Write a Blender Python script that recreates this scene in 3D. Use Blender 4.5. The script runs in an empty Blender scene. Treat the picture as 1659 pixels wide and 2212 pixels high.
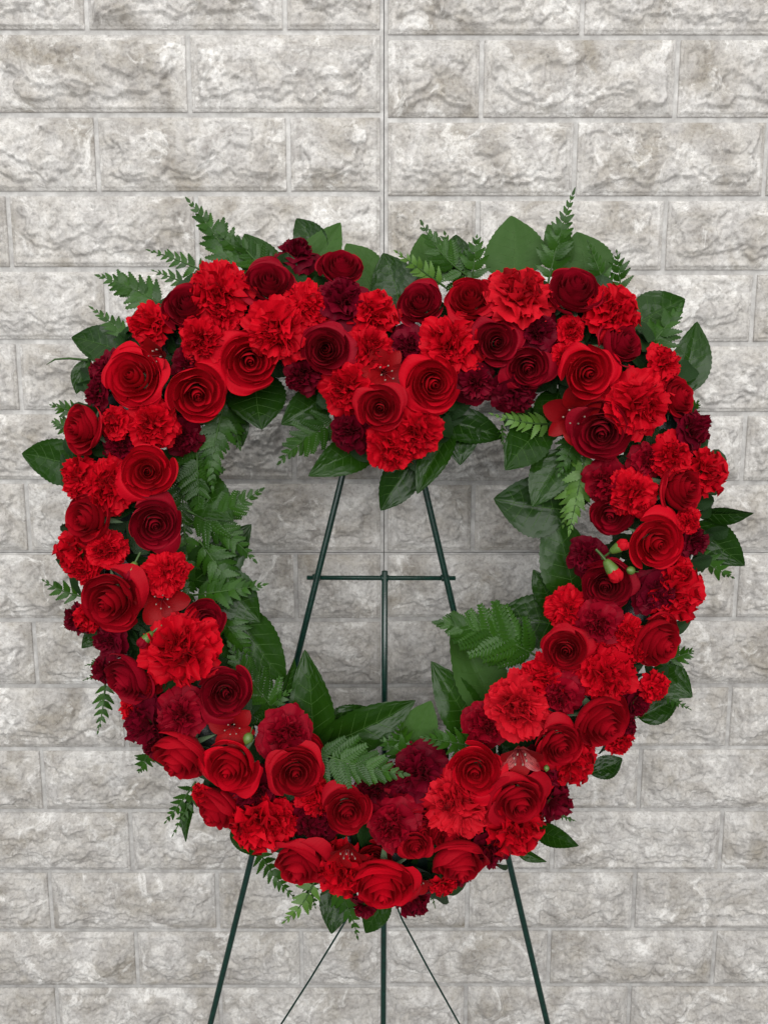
import bpy, math, random
import numpy as np
from mathutils import Vector, Matrix, Quaternion

C = bpy.context.scene.collection
SC = bpy.context.scene
R_ = math.radians

# ------------------------------------------------------------------ camera
CAM = Vector((0.0, -0.86, 1.20))
PITCH = R_(8.5)
FPX = 1106 / 0.66                      # focal length in units of the 1659 x 2212 layout grid
F_ = Vector((0, math.cos(PITCH), -math.sin(PITCH)))
U_ = Vector((0, math.sin(PITCH), math.cos(PITCH)))
cd = bpy.data.cameras.new('camera')
cd.sensor_fit = 'VERTICAL'
cd.angle_y = 2 * math.atan(0.66)
cd.clip_start, cd.clip_end = 0.02, 50
cam = bpy.data.objects.new('camera', cd)
C.objects.link(cam)
cam.location = CAM
cam.rotation_euler = (math.pi / 2 - PITCH, 0, 0)
SC.camera = cam

# ------------------------------------------------------------------ world and lamps
w = bpy.data.worlds.new('World')
SC.world = w
w.use_nodes = True
bg = w.node_tree.nodes['Background']
bg.inputs[0].default_value = (0.97, 0.985, 1.0, 1)
bg.inputs[1].default_value = 0.25

def area(name, loc, target, sx, sy, power, col):
    ld = bpy.data.lights.new(name, 'AREA')
    ld.shape = 'RECTANGLE'
    ld.size, ld.size_y, ld.energy, ld.color = sx, sy, power, col
    o = bpy.data.objects.new(name, ld)
    C.objects.link(o)
    o.location = loc
    o.rotation_euler = (Vector(target) - Vector(loc)).to_track_quat('-Z', 'Y').to_euler()
    return o

area('ceiling_lamp', (-0.15, -1.35, 2.85), (0, 0, 1.0), 3.2, 1.5, 32, (1.0, 0.985, 0.965))
area('front_fill_lamp', (0.3, -3.2, 1.95), (0, 0, 1.0), 3.4, 1.3, 112, (1.0, 0.99, 0.98))  # added fill from behind the camera, lightens the wall inside the heart
area('left_lamp', (-1.4, -2.6, 1.5), (0, 0, 1.0), 1.6, 1.6, 20, (0.95, 0.98, 1.0))  # soft, slightly cool area lamp from the front left
SC.view_settings.view_transform = 'Standard'
SC.view_settings.look = 'None'
SC.view_settings.exposure = -0.02
SC.view_settings.gamma = 1.0

# ------------------------------------------------------------------ layout helpers
def ray(px, py):
    return F_ + Vector(((px - 829.5) / FPX, 0, 0)) + U_ * ((1106 - py) / FPX)

def at(px, py, y):                     # the point of the plane y that lies at this place of the layout grid
    d = ray(px, py)
    return CAM + d * ((y - CAM.y) / d.y)

def mpp(py, y):                        # metres per grid unit at the plane y
    return ((y - CAM.y) / ray(829.5, py).y) / FPX

# ------------------------------------------------------------------ noise
_rs = np.random.RandomState(7)
_perm = np.concatenate([_rs.permutation(256)] * 2)
_g = np.stack([np.cos(np.arange(256) * 2.399), np.sin(np.arange(256) * 2.399)], 1)
def perlin(x, y):
    xi, yi = np.floor(x).astype(int), np.floor(y).astype(int)
    xf, yf = x - xi, y - yi
    u = xf ** 3 * (xf * (xf * 6 - 15) + 10); v = yf ** 3 * (yf * (yf * 6 - 15) + 10)
    def gr(ix, iy, dx, dy):
        h = _perm[_perm[ix & 255] + (iy & 255)]
        return _g[h, 0] * dx + _g[h, 1] * dy
    a = gr(xi, yi, xf, yf) * (1 - u) + gr(xi + 1, yi, xf - 1, yf) * u
    b = gr(xi, yi + 1, xf, yf - 1) * (1 - u) + gr(xi + 1, yi + 1, xf - 1, yf - 1) * u
    return (a * (1 - v) + b * v) * 1.5
def fbm(x, y, o=4, g=0.5):
    s, a = 0, 1
    for i in range(o):
        s = s + a * perlin(x + 17.3 * i, y + 9.1 * i); x, y, a = x * 2.03, y * 2.03, a * g
    return s
def sstep(a, b, x):
    t = np.clip((x - a) / (b - a), 0, 1)
    return t * t * (3 - 2 * t)

# ------------------------------------------------------------------ mesh helpers
def grid_mesh(name, P, mat, uv=None, smooth=True):
    """P: (nv, nu, 3) array of points -> one sheet"""
    nv, nu = P.shape[:2]
    me = bpy.data.meshes.new(name)
    idx = np.arange(nv * nu).reshape(nv, nu)
    q = np.stack([idx[:-1, :-1], idx[:-1, 1:], idx[1:, 1:], idx[1:, :-1]], -1).reshape(-1, 4)
    n = len(q)
    me.vertices.add(nv * nu); me.vertices.foreach_set('co', P.reshape(-1).astype(np.float32))
    me.loops.add(n * 4); me.loops.foreach_set('vertex_index', q.reshape(-1).astype(np.int32))
    me.polygons.add(n); me.polygons.foreach_set('loop_start', np.arange(0, n * 4, 4, dtype=np.int32))
    me.polygons.foreach_set('use_smooth', np.full(n, smooth))
    if uv is not None:
        l = me.uv_layers.new(name='UVMap')
        l.data.foreach_set('uv', uv.reshape(-1, 2)[q.reshape(-1)].reshape(-1).astype(np.float32))
    me.update(calc_edges=True)
    me.materials.append(mat)
    return me

def join_grids(name, Ps, mat, uvs=None):
    vs, fs, uvv, off = [], [], [], 0
    for k, P in enumerate(Ps):
        nv, nu = P.shape[:2]
        idx = np.arange(nv * nu).reshape(nv, nu) + off
        fs.append(np.stack([idx[:-1, :-1], idx[:-1, 1:], idx[1:, 1:], idx[1:, :-1]], -1).reshape(-1, 4))
        vs.append(P.reshape(-1, 3)); off += nv * nu
        if uvs: uvv.append(uvs[k].reshape(-1, 2))
    V, q = np.concatenate(vs), np.concatenate(fs)
    n = len(q)
    me = bpy.data.meshes.new(name)
    me.vertices.add(len(V)); me.vertices.foreach_set('co', V.reshape(-1).astype(np.float32))
    me.loops.add(n * 4); me.loops.foreach_set('vertex_index', q.reshape(-1).astype(np.int32))
    me.polygons.add(n); me.polygons.foreach_set('loop_start', np.arange(0, n * 4, 4, dtype=np.int32))
    me.polygons.foreach_set('use_smooth', np.full(n, True))
    if uvs:
        l = me.uv_layers.new(name='UVMap')
        l.data.foreach_set('uv', np.concatenate(uvv)[q.reshape(-1)].reshape(-1).astype(np.float32))
    me.update(calc_edges=True)
    me.materials.append(mat)
    return me

def tube_grid(pts, rad, n=8):
    """sheet wrapped round a path; rad a number or one per point"""
    pts = [Vector(p) for p in pts]
    rad = rad if hasattr(rad, '__len__') else [rad] * len(pts)
    rows = []
    ref = Vector((0.31, 0.17, 0.93)).normalized()
    for i, p in enumerate(pts):
        t = (pts[min(i + 1, len(pts) - 1)] - pts[max(i - 1, 0)]).normalized()
        if abs(t.dot(ref)) > 0.95: ref = Vector((0.9, 0.3, 0.1)).normalized()
        a = t.cross(ref).normalized(); b = t.cross(a)
        rows.append([list(p + (a * math.cos(k * 2 * math.pi / n) + b * math.sin(k * 2 * math.pi / n)) * rad[i]) for k in range(n + 1)])
    return np.array(rows)

def capped(pts, r, n=10):
    pts = [Vector(p) for p in pts]
    a, b = (pts[0] - pts[1]).normalized(), (pts[-1] - pts[-2]).normalized()
    e = r * 0.2
    P = [pts[0] + a * e, pts[0] + a * e * 0.9] + pts + [pts[-1] + b * e * 0.9, pts[-1] + b * e]
    return tube_grid(P, [r * 0.01, r * 0.75] + [r] * len(pts) + [r * 0.75, r * 0.01], n)

def link(name, me, parent=None, mw=None):
    o = bpy.data.objects.new(name, me)
    C.objects.link(o)
    if parent is not None: o.parent = parent
    if mw is not None: o.matrix_basis = mw
    return o

def thing(name, label, cat, mw, group=None):
    o = bpy.data.objects.new(name, None)
    C.objects.link(o)
    o.empty_display_size = 0.3
    o.matrix_basis = mw
    o['label'] = label; o['category'] = cat
    if group: o['group'] = group
    return o

# ------------------------------------------------------------------ materials
def mat(name):
    m = bpy.data.materials.new(name); m.use_nodes = True
    nt = m.node_tree
    return m, nt, nt.nodes['Principled BSDF'], nt.nodes['Material Output']
def N(nt, t, **kw):
    n = nt.nodes.new(t)
    for k, v in kw.items():
        if k.startswith('i_'):
            n.inputs[int(k[2:]) if k[2:].isdigit() else k[2:]].default_value = v
        else: setattr(n, k, v)
    return n
def ramp(nt, src, stops):
    r = nt.nodes.new('ShaderNodeValToRGB')
    el = r.color_ramp.elements
    while len(el) < len(stops): el.new(0.5)
    for e, (p, c) in zip(el, stops):
        e.position = p; e.color = c if len(c) == 4 else (*c, 1)
    nt.links.new(src, r.inputs[0])
    return r.outputs[0]
def mixc(nt, fac, a, b, mode='MIX'):
    m = nt.nodes.new('ShaderNodeMix'); m.data_type = 'RGBA'; m.blend_type = mode
    for s, v in ((m.inputs[0], fac), (m.inputs[6], a), (m.inputs[7], b)):
        if hasattr(v, 'is_linked'): nt.links.new(v, s)
        else: s.default_value = v if not isinstance(v, tuple) or len(v) == 4 else (*v, 1)
    return m.outputs[2]
def bump(nt, h, strength, dist, prev=None):
    b = nt.nodes.new('ShaderNodeBump')
    b.inputs['Strength'].default_value = strength; b.inputs['Distance'].default_value = dist
    nt.links.new(h, b.inputs['Height'])
    if prev: nt.links.new(prev, b.inputs['Normal'])
    return b.outputs[0]

def stone_mat():
    m, nt, p, out = mat('grey_stone')
    tc = N(nt, 'ShaderNodeTexCoord'); oi = N(nt, 'ShaderNodeObjectInfo')
    add = N(nt, 'ShaderNodeVectorMath', operation='ADD')
    sc = N(nt, 'ShaderNodeVectorMath', operation='SCALE'); sc.inputs[3].default_value = 37.0
    cmb = N(nt, 'ShaderNodeCombineXYZ')
    for k in range(3): nt.links.new(oi.outputs['Random'], cmb.inputs[k])
    nt.links.new(cmb.outputs[0], sc.inputs[0])
    nt.links.new(tc.outputs['Object'], add.inputs[0]); nt.links.new(sc.outputs[0], add.inputs[1])
    def noise(s, det, rough=0.6, dist=0.0):
        n = N(nt, 'ShaderNodeTexNoise'); n.inputs['Scale'].default_value = s; n.inputs['Detail'].default_value = det
        n.inputs['Roughness'].default_value = rough; n.inputs['Distortion'].default_value = dist
        nt.links.new(add.outputs[0], n.inputs['Vector']); return n.outputs[0]
    big, mid, fine, blot = noise(16, 5, .62, .6), noise(46, 6, .7, .8), noise(330, 4, .7), noise(24, 7, .72, 1.2)
    c = ramp(nt, big, [(.30, (.315, .285, .240)), (.45, (.485, .460, .425)), (.60, (.63, .612, .585)), (.74, (.325, .302, .282))])
    grey = ramp(nt, mid, [(.40, (0, 0, 0)), (.62, (1, 1, 1))])
    f1 = N(nt, 'ShaderNodeMath', operation='MULTIPLY'); nt.links.new(grey, f1.inputs[0]); f1.inputs[1].default_value = .50
    c = mixc(nt, f1.outputs[0], c, (.262, .246, .237))
    wh = ramp(nt, blot, [(.545, (0, 0, 0)), (.63, (1, 1, 1))])
    f2 = N(nt, 'ShaderNodeMath', operation='MULTIPLY'); nt.links.new(wh, f2.inputs[0]); f2.inputs[1].default_value = .58
    c = mixc(nt, f2.outputs[0], c, (.82, .805, .775))
    sp = ramp(nt, fine, [(.34, (.74, .73, .71)), (.5, (1, 1, 1)), (.7, (1.08, 1.08, 1.08))])
    c = mixc(nt, 1.0, c, sp, 'MULTIPLY')
    nt.links.new(c, p.inputs['Base Color'])
    p.inputs['Roughness'].default_value = .62
    p.inputs['Specular IOR Level'].default_value = .35
    b1 = bump(nt, mid, .8, .0035)
    crk = noise(120, 6, .75, 1.5)
    b2 = bump(nt, crk, .8, .0020, b1)
    b2 = bump(nt, fine, .6, .0011, b2)
    nt.links.new(b2, p.inputs['Normal'])
    return m

def joint_mat():
    m, nt, p, out = mat('grey_joint')
    tc = N(nt, 'ShaderNodeTexCoord')
    n = N(nt, 'ShaderNodeTexNoise'); n.inputs['Scale'].default_value = 55; n.inputs['Detail'].default_value = 8; n.inputs['Roughness'].default_value = .7
    nt.links.new(tc.outputs['Object'], n.inputs['Vector'])
    nt.links.new(ramp(nt, n.outputs[0], [(.30, (.22, .21, .20)), (.5, (.36, .35, .335)), (.72, (.55, .54, .52))]), p.inputs['Base Color'])
    p.inputs['Roughness'].default_value = .7
    nt.links.new(bump(nt, n.outputs[0], .3, .001), p.inputs['Normal'])
    return m

def petal_mat(name, col, col2, rough=.55, trans=.20, sheen=.03, vein=10):
    m, nt, p, out = mat(name)
    oi = N(nt, 'ShaderNodeObjectInfo'); uv = N(nt, 'ShaderNodeUVMap')
    mp = N(nt, 'ShaderNodeMapping'); mp.inputs['Scale'].default_value = (vein, 1.2, 1)
    nt.links.new(uv.outputs[0], mp.inputs[0])
    n = N(nt, 'ShaderNodeTexNoise'); n.inputs['Scale'].default_value = 3; n.inputs['Detail'].default_value = 5
    nt.links.new(mp.outputs[0], n.inputs['Vector'])
    f = N(nt, 'ShaderNodeMath', operation='ADD'); nt.links.new(n.outputs[0], f.inputs[0]); nt.links.new(oi.outputs['Random'], f.inputs[1])
    g = N(nt, 'ShaderNodeMapRange'); g.inputs[1].default_value = .3; g.inputs[2].default_value = 1.6
    nt.links.new(f.outputs[0], g.inputs[0])
    c = mixc(nt, g.outputs[0], col, col2)
    nt.links.new(c, p.inputs['Base Color'])
    p.inputs['Roughness'].default_value = rough
    p.inputs['Specular IOR Level'].default_value = .07
    p.inputs['Sheen Weight'].default_value = sheen
    p.inputs['Sheen Roughness'].default_value = .45
    p.inputs['Sheen Tint'].default_value = (1, .25, .25, 1)
    nt.links.new(bump(nt, n.outputs[0], .35, .0006), p.inputs['Normal'])
    t = N(nt, 'ShaderNodeBsdfTranslucent'); nt.links.new(c, t.inputs[0])
    mx = N(nt, 'ShaderNodeMixShader'); mx.inputs[0].default_value = trans
    nt.links.new(p.outputs[0], mx.inputs[1]); nt.links.new(t.outputs[0], mx.inputs[2])
    nt.links.new(mx.outputs[0], out.inputs[0])
    return m

def leaf_mat(name, col, col2, rough, bscale=26, bstr=.4, spec=.5, trans=.12):
    m, nt, p, out = mat(name)
    oi = N(nt, 'ShaderNodeObjectInfo'); uv = N(nt, 'ShaderNodeUVMap')
    n = N(nt, 'ShaderNodeTexNoise'); n.inputs['Scale'].default_value = 5; n.inputs['Detail'].default_value = 6
    nt.links.new(uv.outputs[0], n.inputs['Vector'])
    f = N(nt, 'ShaderNodeMath', operation='ADD'); nt.links.new(n.outputs[0], f.inputs[0]); nt.links.new(oi.outputs['Random'], f.inputs[1])
    g = N(nt, 'ShaderNodeMapRange'); g.inputs[1].default_value = .3; g.inputs[2].default_value = 1.6
    nt.links.new(f.outputs[0], g.inputs[0])
    c = mixc(nt, g.outputs[0], col, col2)
    nt.links.new(c, p.inputs['Base Color'])
    rr = N(nt, 'ShaderNodeMapRange'); rr.inputs[3].default_value = rough - .1; rr.inputs[4].default_value = rough + .14
    nt.links.new(n.outputs[0], rr.inputs[0]); nt.links.new(rr.outputs[0], p.inputs['Roughness'])
    p.inputs['Specular IOR Level'].default_value = spec
    v = N(nt, 'ShaderNodeTexVoronoi'); v.inputs['Scale'].default_value = bscale
    nt.links.new(uv.outputs[0], v.inputs['Vector'])
    nt.links.new(bump(nt, v.outputs[0], bstr, .0008), p.inputs['Normal'])
    t = N(nt, 'ShaderNodeBsdfTranslucent'); nt.links.new(c, t.inputs[0])
    mx = N(nt, 'ShaderNodeMixShader'); mx.inputs[0].default_value = trans
    nt.links.new(p.outputs[0], mx.inputs[1]); nt.links.new(t.outputs[0], mx.inputs[2])
    nt.links.new(mx.outputs[0], out.inputs[0])
    return m

def plain(name, col, rough, spec=.5, bs=60, bstr=.2, vary=.3, bd=.0005):
    m, nt, p, out = mat(name)
    tc = N(nt, 'ShaderNodeTexCoord')
    n = N(nt, 'ShaderNodeTexNoise'); n.inputs['Scale'].default_value = bs; n.inputs['Detail'].default_value = 5
    nt.links.new(tc.outputs['Object'], n.inputs['Vector'])
    lo = tuple(c * (1 - vary) for c in col); hi = tuple(min(1, c * (1 + vary)) for c in col)
    nt.links.new(ramp(nt, n.outputs[0], [(.3, lo), (.7, hi)]), p.inputs['Base Color'])
    p.inputs['Roughness'].default_value = rough; p.inputs['Specular IOR Level'].default_value = spec
    nt.links.new(bump(nt, n.outputs[0], bstr, bd), p.inputs['Normal'])
    return m

def streak_mat():
    m, nt, p, out = mat('streaked_tepal')
    uv = N(nt, 'ShaderNodeUVMap'); sep = N(nt, 'ShaderNodeSeparateXYZ'); nt.links.new(uv.outputs[0], sep.inputs[0])
    mp = N(nt, 'ShaderNodeMapping'); mp.inputs['Scale'].default_value = (13, 3.2, 1); nt.links.new(uv.outputs[0], mp.inputs[0])
    n = N(nt, 'ShaderNodeTexNoise'); n.inputs['Scale'].default_value = 1.7; n.inputs['Detail'].default_value = 1
    nt.links.new(mp.outputs[0], n.inputs['Vector'])
    base = ramp(nt, sep.outputs[1], [(.0, (.22, .01, .015)), (.3, (.34, .05, .052)), (.62, (.38, .07, .068)), (.82, (.30, .008, .012)), (1, (.26, .006, .010))])
    st = ramp(nt, n.outputs[0], [(.55, (0, 0, 0)), (.6, (1, 1, 1))])
    nt.links.new(mixc(nt, st, base, (.06, .004, .008)), p.inputs['Base Color'])
    p.inputs['Roughness'].default_value = .45
    return m

M = dict(
    stone=stone_mat(), joint=joint_mat(),
    rb=petal_mat('bright_rose_petal', (.51, .0022, .012), (.41, .0018, .010)),
    rc=petal_mat('crimson_rose_petal', (.37, .0025, .010), (.29, .002, .009)),
    rd=petal_mat('dark_rose_petal', (.265, .002, .012), (.20, .002, .010)),
    cb=petal_mat('scarlet_carnation_petal', (.58, .0025, .012), (.45, .002, .010), vein=6, trans=.28),
    cp=petal_mat('rosy_carnation_petal', (.60, .009, .020), (.48, .006, .015), vein=6, trans=.28),
    cc=petal_mat('crimson_carnation_petal', (.27, .0015, .012), (.165, .0012, .009), vein=6),
    cd=petal_mat('burgundy_carnation_petal', (.150, .0010, .011), (.085, .0008, .008), vein=6),
    al=petal_mat('lily_tepal', (.25, .003, .005), (.13, .002, .004), rough=.42, vein=14, trans=.04),
    st=streak_mat(),
    leaf=leaf_mat('salal_leaf', (.0135, .046, .003), (.0065, .025, .002), .24, bscale=7, bstr=.7, spec=.16),
    leafdull=leaf_mat('salal_underside', (.032, .086, .010), (.023, .064, .008), .6, bscale=11, bstr=.25, spec=.22),
    fern=leaf_mat('fern_pinna', (.025, .080, .005), (.012, .044, .003), .34, bscale=9, bstr=.12, spec=.2),
    fernl=leaf_mat('pale_fern_pinna', (.075, .165, .020), (.055, .125, .016), .42, bscale=9, bstr=.12, spec=.3),
    fill=leaf_mat('shadowed_filler_leaf', (.013, .042, .006), (.008, .028, .005), .5, spec=.25),  # green darkened to deepen the shade between the flowers
    vein=plain('leaf_vein', (.032, .078, .012), .5, spec=.2),
    rachis=plain('fern_stalk', (.03, .07, .014), .5, spec=.2),
    calyx=plain('green_calyx', (.035, .075, .014), .5),
    budg=plain('pale_green_bud', (.075, .135, .022), .45),
    sepal=plain('grey_green_sepal', (.075, .125, .06), .55),
    form=plain('dark_green_foam', (.006, .015, .011), .38, bs=45, bstr=.8, bd=.003),
    metal=plain('green_painted_metal', (.003, .022, .015), .27, bs=220, bstr=.15),
    anther=plain('pale_anther', (.26, .19, .15), .6),
    filament=plain('dark_red_filament', (.16, .006, .01), .5),
    back=plain('dark_gap', (.14, .14, .135), .8),
)

# ------------------------------------------------------------------ the wall of embossed brick panels
JL = [-300, -106, 71, 249, 419, 582, 738, 890, 1040, 1193, 1339, 1481, 1617, 1750, 1881, 2008, 2129, 2246, 2360, 2470, 2577]
JR = [-294, -98, 82, 260, 429, 589, 743, 894, 1043, 1193, 1337, 1480, 1614, 1748, 1880, 2006, 2126, 2242, 2356, 2466, 2573]
BW = ([10, 157, 505, 967, 1270, 1547, 1815, 2068], [428, 421, 403, 387.5, 379.5, 371.5, 363, 355])
def bpx(y):
    if y < 10: return 428 + (10 - y) * .04
    if y > 2068: return 355 - (y - 2068) * .031
    return float(np.interp(y, *BW))
WX = 0.80                              # the wall ends here to either side, out of frame
GAP = 0.0025                           # half a joint
brick_no = 0
def brick_mesh(wd, ht, seed):
    nu, nv = max(8, int(wd / .00178)), int(ht / .00178)
    # denser rows at the rim, so the lip and the bevel are crisp
    def axis(L, n):
        e = np.array([0, .0004, .0022, .0028, .0042, .0058])
        return np.concatenate([e, np.linspace(.0075, L - .0075, n), L - e[::-1]])
    xs, zs = axis(wd, nu), axis(ht, nv)
    X, Z = np.meshgrid(xs, zs)
    d = np.minimum(np.minimum(X, wd - X), np.minimum(Z, ht - Z))
    ox, oz = seed * 13.37, seed * 7.91
    wx = X + .010 * fbm(X * 30 + ox, Z * 30 + oz, 3); wz = Z + .010 * fbm(X * 30 + ox + 50, Z * 30 + oz, 3)
    lip = .0018 * sstep(0, .0004, d) + .0021 * sstep(.0020, .0042, d)
    inner = sstep(.004, .011, d)
    tilt = fbm(wx * 9 + ox, wz * 11 + oz, 2)
    fld = sstep(.003, .024, d + .010 * fbm(wx * 26 + ox + 9, wz * 26 + oz, 3)) + .55 * fbm(wx * 15 + ox, wz * 21 + oz + 31, 3)
    plat = .55 * sstep(.40, .48, fld) + .45 * sstep(.87, .93, fld)
    rid = 1 - np.abs(fbm(wx * 34 + ox, wz * 44 + oz, 4))
    cr = np.abs(fbm(wx * 22 + ox + 77, wz * 17 + oz + 5, 3))
    crack = -sstep(.045, .0, cr) * sstep(.1, .35, fbm(X * 12 + ox, Z * 12 + oz + 70, 2) + .1)
    fine = fbm(X * 170 + ox, Z * 170 + oz, 3)
    h = lip + inner * (.0060 * plat + .0032 * tilt + .0038 * (rid - .6) + .0012 * fine + .0020 * crack)
    h[0, :] = h[-1, :] = 0; h[:, 0] = h[:, -1] = 0
    P = np.stack([X - wd / 2, -h, Z - ht / 2], -1)
    return grid_mesh('brick', P, M['stone'], smooth=True)

def panel(side, i0, i1, label):
    global brick_no
    J = JL if side < 0 else JR
    zt, zb = at(829.5, J[i0], 0).z, at(829.5, J[i1], 0).z
    xin, xout = side * .0004, side * WX
    p = thing('wall_panel', label, 'wall panel', Matrix.Translation((side * WX / 2, 0, zb)), 'brick pattern wall panels')
    # board behind the bricks, its face is the joint
    x0, x1 = sorted((xin, xout))
    t = .008
    vs = [(x, y, z) for y in (0, t) for z in (zb + .0004, zt - .0004) for x in (x0, x1)]
    me = bpy.data.meshes.new('backing')
    me.from_pydata([(v[0] - side * WX / 2, v[1], v[2] - zb) for v in vs], [],
                   [(0, 1, 3, 2), (4, 6, 7, 5), (0, 4, 5, 1), (2, 3, 7, 6), (0, 2, 6, 4), (1, 5, 7, 3)])
    me.materials.append(M['joint'])
    link('backing', me, p)
    for r in range(i0, i1):
        ym = (J[r] + J[r + 1]) / 2
        B = bpx(ym) * (at(830.5, ym, 0).x - at(829.5, ym, 0).x)
        top, bot = at(829.5, J[r], 0).z - GAP, at(829.5, J[r + 1], 0).z + GAP
        half = (r % 2 == 1)              # whether this course starts with a half brick
        if side > 0: half = not half
        edges = [0.0] + [B * (k + (.5 if half else 1.0)) for k in range(6)]
        for k in range(len(edges) - 1):
            a, b = edges[k], min(edges[k + 1], WX + GAP)
            if b - a < .03: break
            a = a + (GAP if k else .0042); b = b - GAP
            brick_no += 1
            me = brick_mesh(b - a, top - bot, brick_no)
            o = link('brick', me, p)
            o.location = (side * (a + b) / 2 - side * WX / 2, -.0002, (top + bot) / 2 - zb)

panel(-1, 0, 9, 'pale grey embossed brick panel, upper left of the two seams')
panel(1, 0, 9, 'pale grey embossed brick panel, upper right of the two seams')
panel(-1, 9, 20, 'pale grey embossed brick panel, lower left of the two seams')
panel(1, 9, 20, 'pale grey embossed brick panel, lower right of the two seams')
me = bpy.data.meshes.new('wall')
zb, zt = at(829, 2573, 0).z, at(829, -300, 0).z
me.from_pydata([(-WX, .012, zb), (WX, .012, zb), (WX, .012, zt), (-WX, .012, zt), (-WX, .05, zb), (WX, .05, zb), (WX, .05, zt), (-WX, .05, zt)], [],
               [(0, 1, 2, 3), (4, 7, 6, 5), (0, 4, 5, 1), (3, 2, 6, 7), (0, 3, 7, 4), (1, 5, 6, 2)])
me.materials.append(M['back'])
o = link('wall', me); o['kind'] = 'structure'

# ------------------------------------------------------------------ heart-shaped ridge of the wreath
HEART = [(845, 905), (925, 800), (1050, 735), (1200, 715), (1330, 780), (1410, 900), (1440, 1050), (1425, 1190), (1375, 1320),
         (1295, 1460), (1195, 1590), (1080, 1710), (960, 1800), (830, 1840), (705, 1785), (585, 1700), (465, 1600), (370, 1470),
         (310, 1330), (265, 1200), (245, 1050), (270, 920), (345, 800), (440, 715), (570, 690), (705, 725), (790, 810)]
def closed(pts, n):
    P = np.array(pts, float); k = len(P); out = []
    for i in range(k):
        a, b, c, d = P[i - 1], P[i], P[(i + 1) % k], P[(i + 2) % k]
        for j in range(n):
            t = j / n
            out.append(.5 * (2 * b + (c - a) * t + (2 * a - 5 * b + 4 * c - d) * t * t + (3 * b - a - 3 * c + d) * t ** 3))
    return np.array(out)
HC = closed(HEART, 8)
def ridge(px, py):
    d = HC - np.array([px, py]); q = np.hypot(d[:, 0], d[:, 1]); i = int(q.argmin())
    return q[i], (-d[i] / (q[i] + 1e-6))
def yw(py):                             # the wreath leans: its foot stands farther from the wall
    return -.180 - .022 * (py - 1200) / 800
def yfront(px, py):
    q, _ = ridge(px, py)
    return yw(py) - .026 - .034 * math.sqrt(max(0, 1 - min(1, q / 165) ** 2))

pts = [at(x, y, yw(y)) for x, y in HC[::2]]
pts.append(pts[0])
me = join_grids('wreath_form', [tube_grid(pts, .027, 12)], M['form'])
o = link('wreath_form', me)
o['label'] = 'dark green heart shaped foam form hidden under the flowers'; o['category'] = 'wreath form'

# ------------------------------------------------------------------ flower meshes (radius 1, facing +Z, base at the origin)
rng = random.Random(11)
UU = lambda n: np.linspace(-1, 1, n)
def uvgrid(nu, nv):
    a, b = np.meshgrid(np.linspace(0, 1, nu), np.linspace(0, 1, nv)); return np.stack([a, b], -1)

def rose_petal(phi, r, wd, zt, flare, roll, point, ph, close=0.0, reflex=0.0, bulge=.10, nu=13, nv=10):
    """a petal of a cupped rose: steep wall at radius r, rim at height zt"""
    u, v = np.meshgrid(UU(nu), np.linspace(0, 1, nv) ** .75)
    edge = 1 - .10 * np.abs(u) ** 3 - .05 * u * u + point * np.exp(-(u / .30) ** 2) + .018 * np.sin(3.1 * u + ph) + .008 * np.sin(9 * u + 2 * ph)
    vv = v * edge
    lip = sstep(.60, 1.03, vv)
    ang = phi + u * wd * (.5 + .5 * sstep(0, .5, v)) * (1 - reflex * .38 * lip)
    rho = r * (.42 + .58 * np.sin(np.minimum(1, vv * 1.35) * math.pi / 2) + bulge * np.sin(math.pi * np.clip(vv, 0, 1)) )
    side = 1 + .13 * u                       # one edge tucks under the next petal
    rho = rho * side * (1 - close * lip) + flare * lip ** 1.7 * (1 + .3 * np.sin(2.3 * u + ph))
    z = zt * vv ** .9 - roll * lip ** 2.4 * (1 + .5 * np.sin(1.9 * u + ph * 2)) - reflex * .20 * np.abs(u) ** 2.5 * lip
    wob = min(1, r / .35)
    rho = rho + wob * (.026 * np.sin(3.4 * u + ph) + .010 * np.sin(8 * u + 2.3 * ph)) * v ** 2
    z = z + wob * .030 * np.sin(4.3 * u + 1.7 * ph) * v ** 3
    return np.stack([rho * np.cos(ang), rho * np.sin(ang), z], -1)

def rose_template(seed, opened):
    g = random.Random(seed); P = []; phi = g.uniform(0, 6.28)
    n = g.choice([16, 17, 18, 19]); pw = g.uniform(1.05, 1.35); ox, oy = g.uniform(-.05, .05), g.uniform(-.05, .05)
    for i in range(n):
        t = i / (n - 1)
        r = .030 + (.66 + .03 * opened) * t ** pw * g.uniform(.95, 1.05)
        zt = 1.24 - .40 * t ** 1.6 - .05 * opened
        fl = .0 if t < .35 else .035 + .10 * (t - .35) + g.uniform(0, .03)
        P.append(rose_petal(phi, r, 2.2 - 1.15 * t ** .8 + g.uniform(-.06, .06), zt + g.uniform(-.02, .02), fl, .01 + .06 * t, .03 * t, g.uniform(0, 6), .20 * (1 - t) ** 1.5, .35 * t, .08) + np.array([ox * (1 - t) + g.uniform(-.02, .02), oy * (1 - t) + g.uniform(-.02, .02), 0]))
        phi += 2.4 + g.uniform(-.35, .35)
    no = 6
    for i in range(no):
        t = i / (no - 1)
        big = 1 if seed < 109 and i in g.choice([(2, 4), (3,), (1, 5), (4,), (2, 3, 5)]) else 0        # two petals fall open and roll back to a point
        P.append(rose_petal(phi, .72 + .09 * t, 1.12 + g.uniform(-.08, .12), .84 - .16 * t + g.uniform(-.04, .04), .09 + .05 * t + (.22 + .1 * opened) * big, .08 + .06 * t + .16 * big, .05 + .08 * big, g.uniform(0, 6), 0, .25 + .55 * big + g.uniform(0, .2), .14, 15, 12))
        phi += 2.4 + g.uniform(-.25, .25)
    return P

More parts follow.
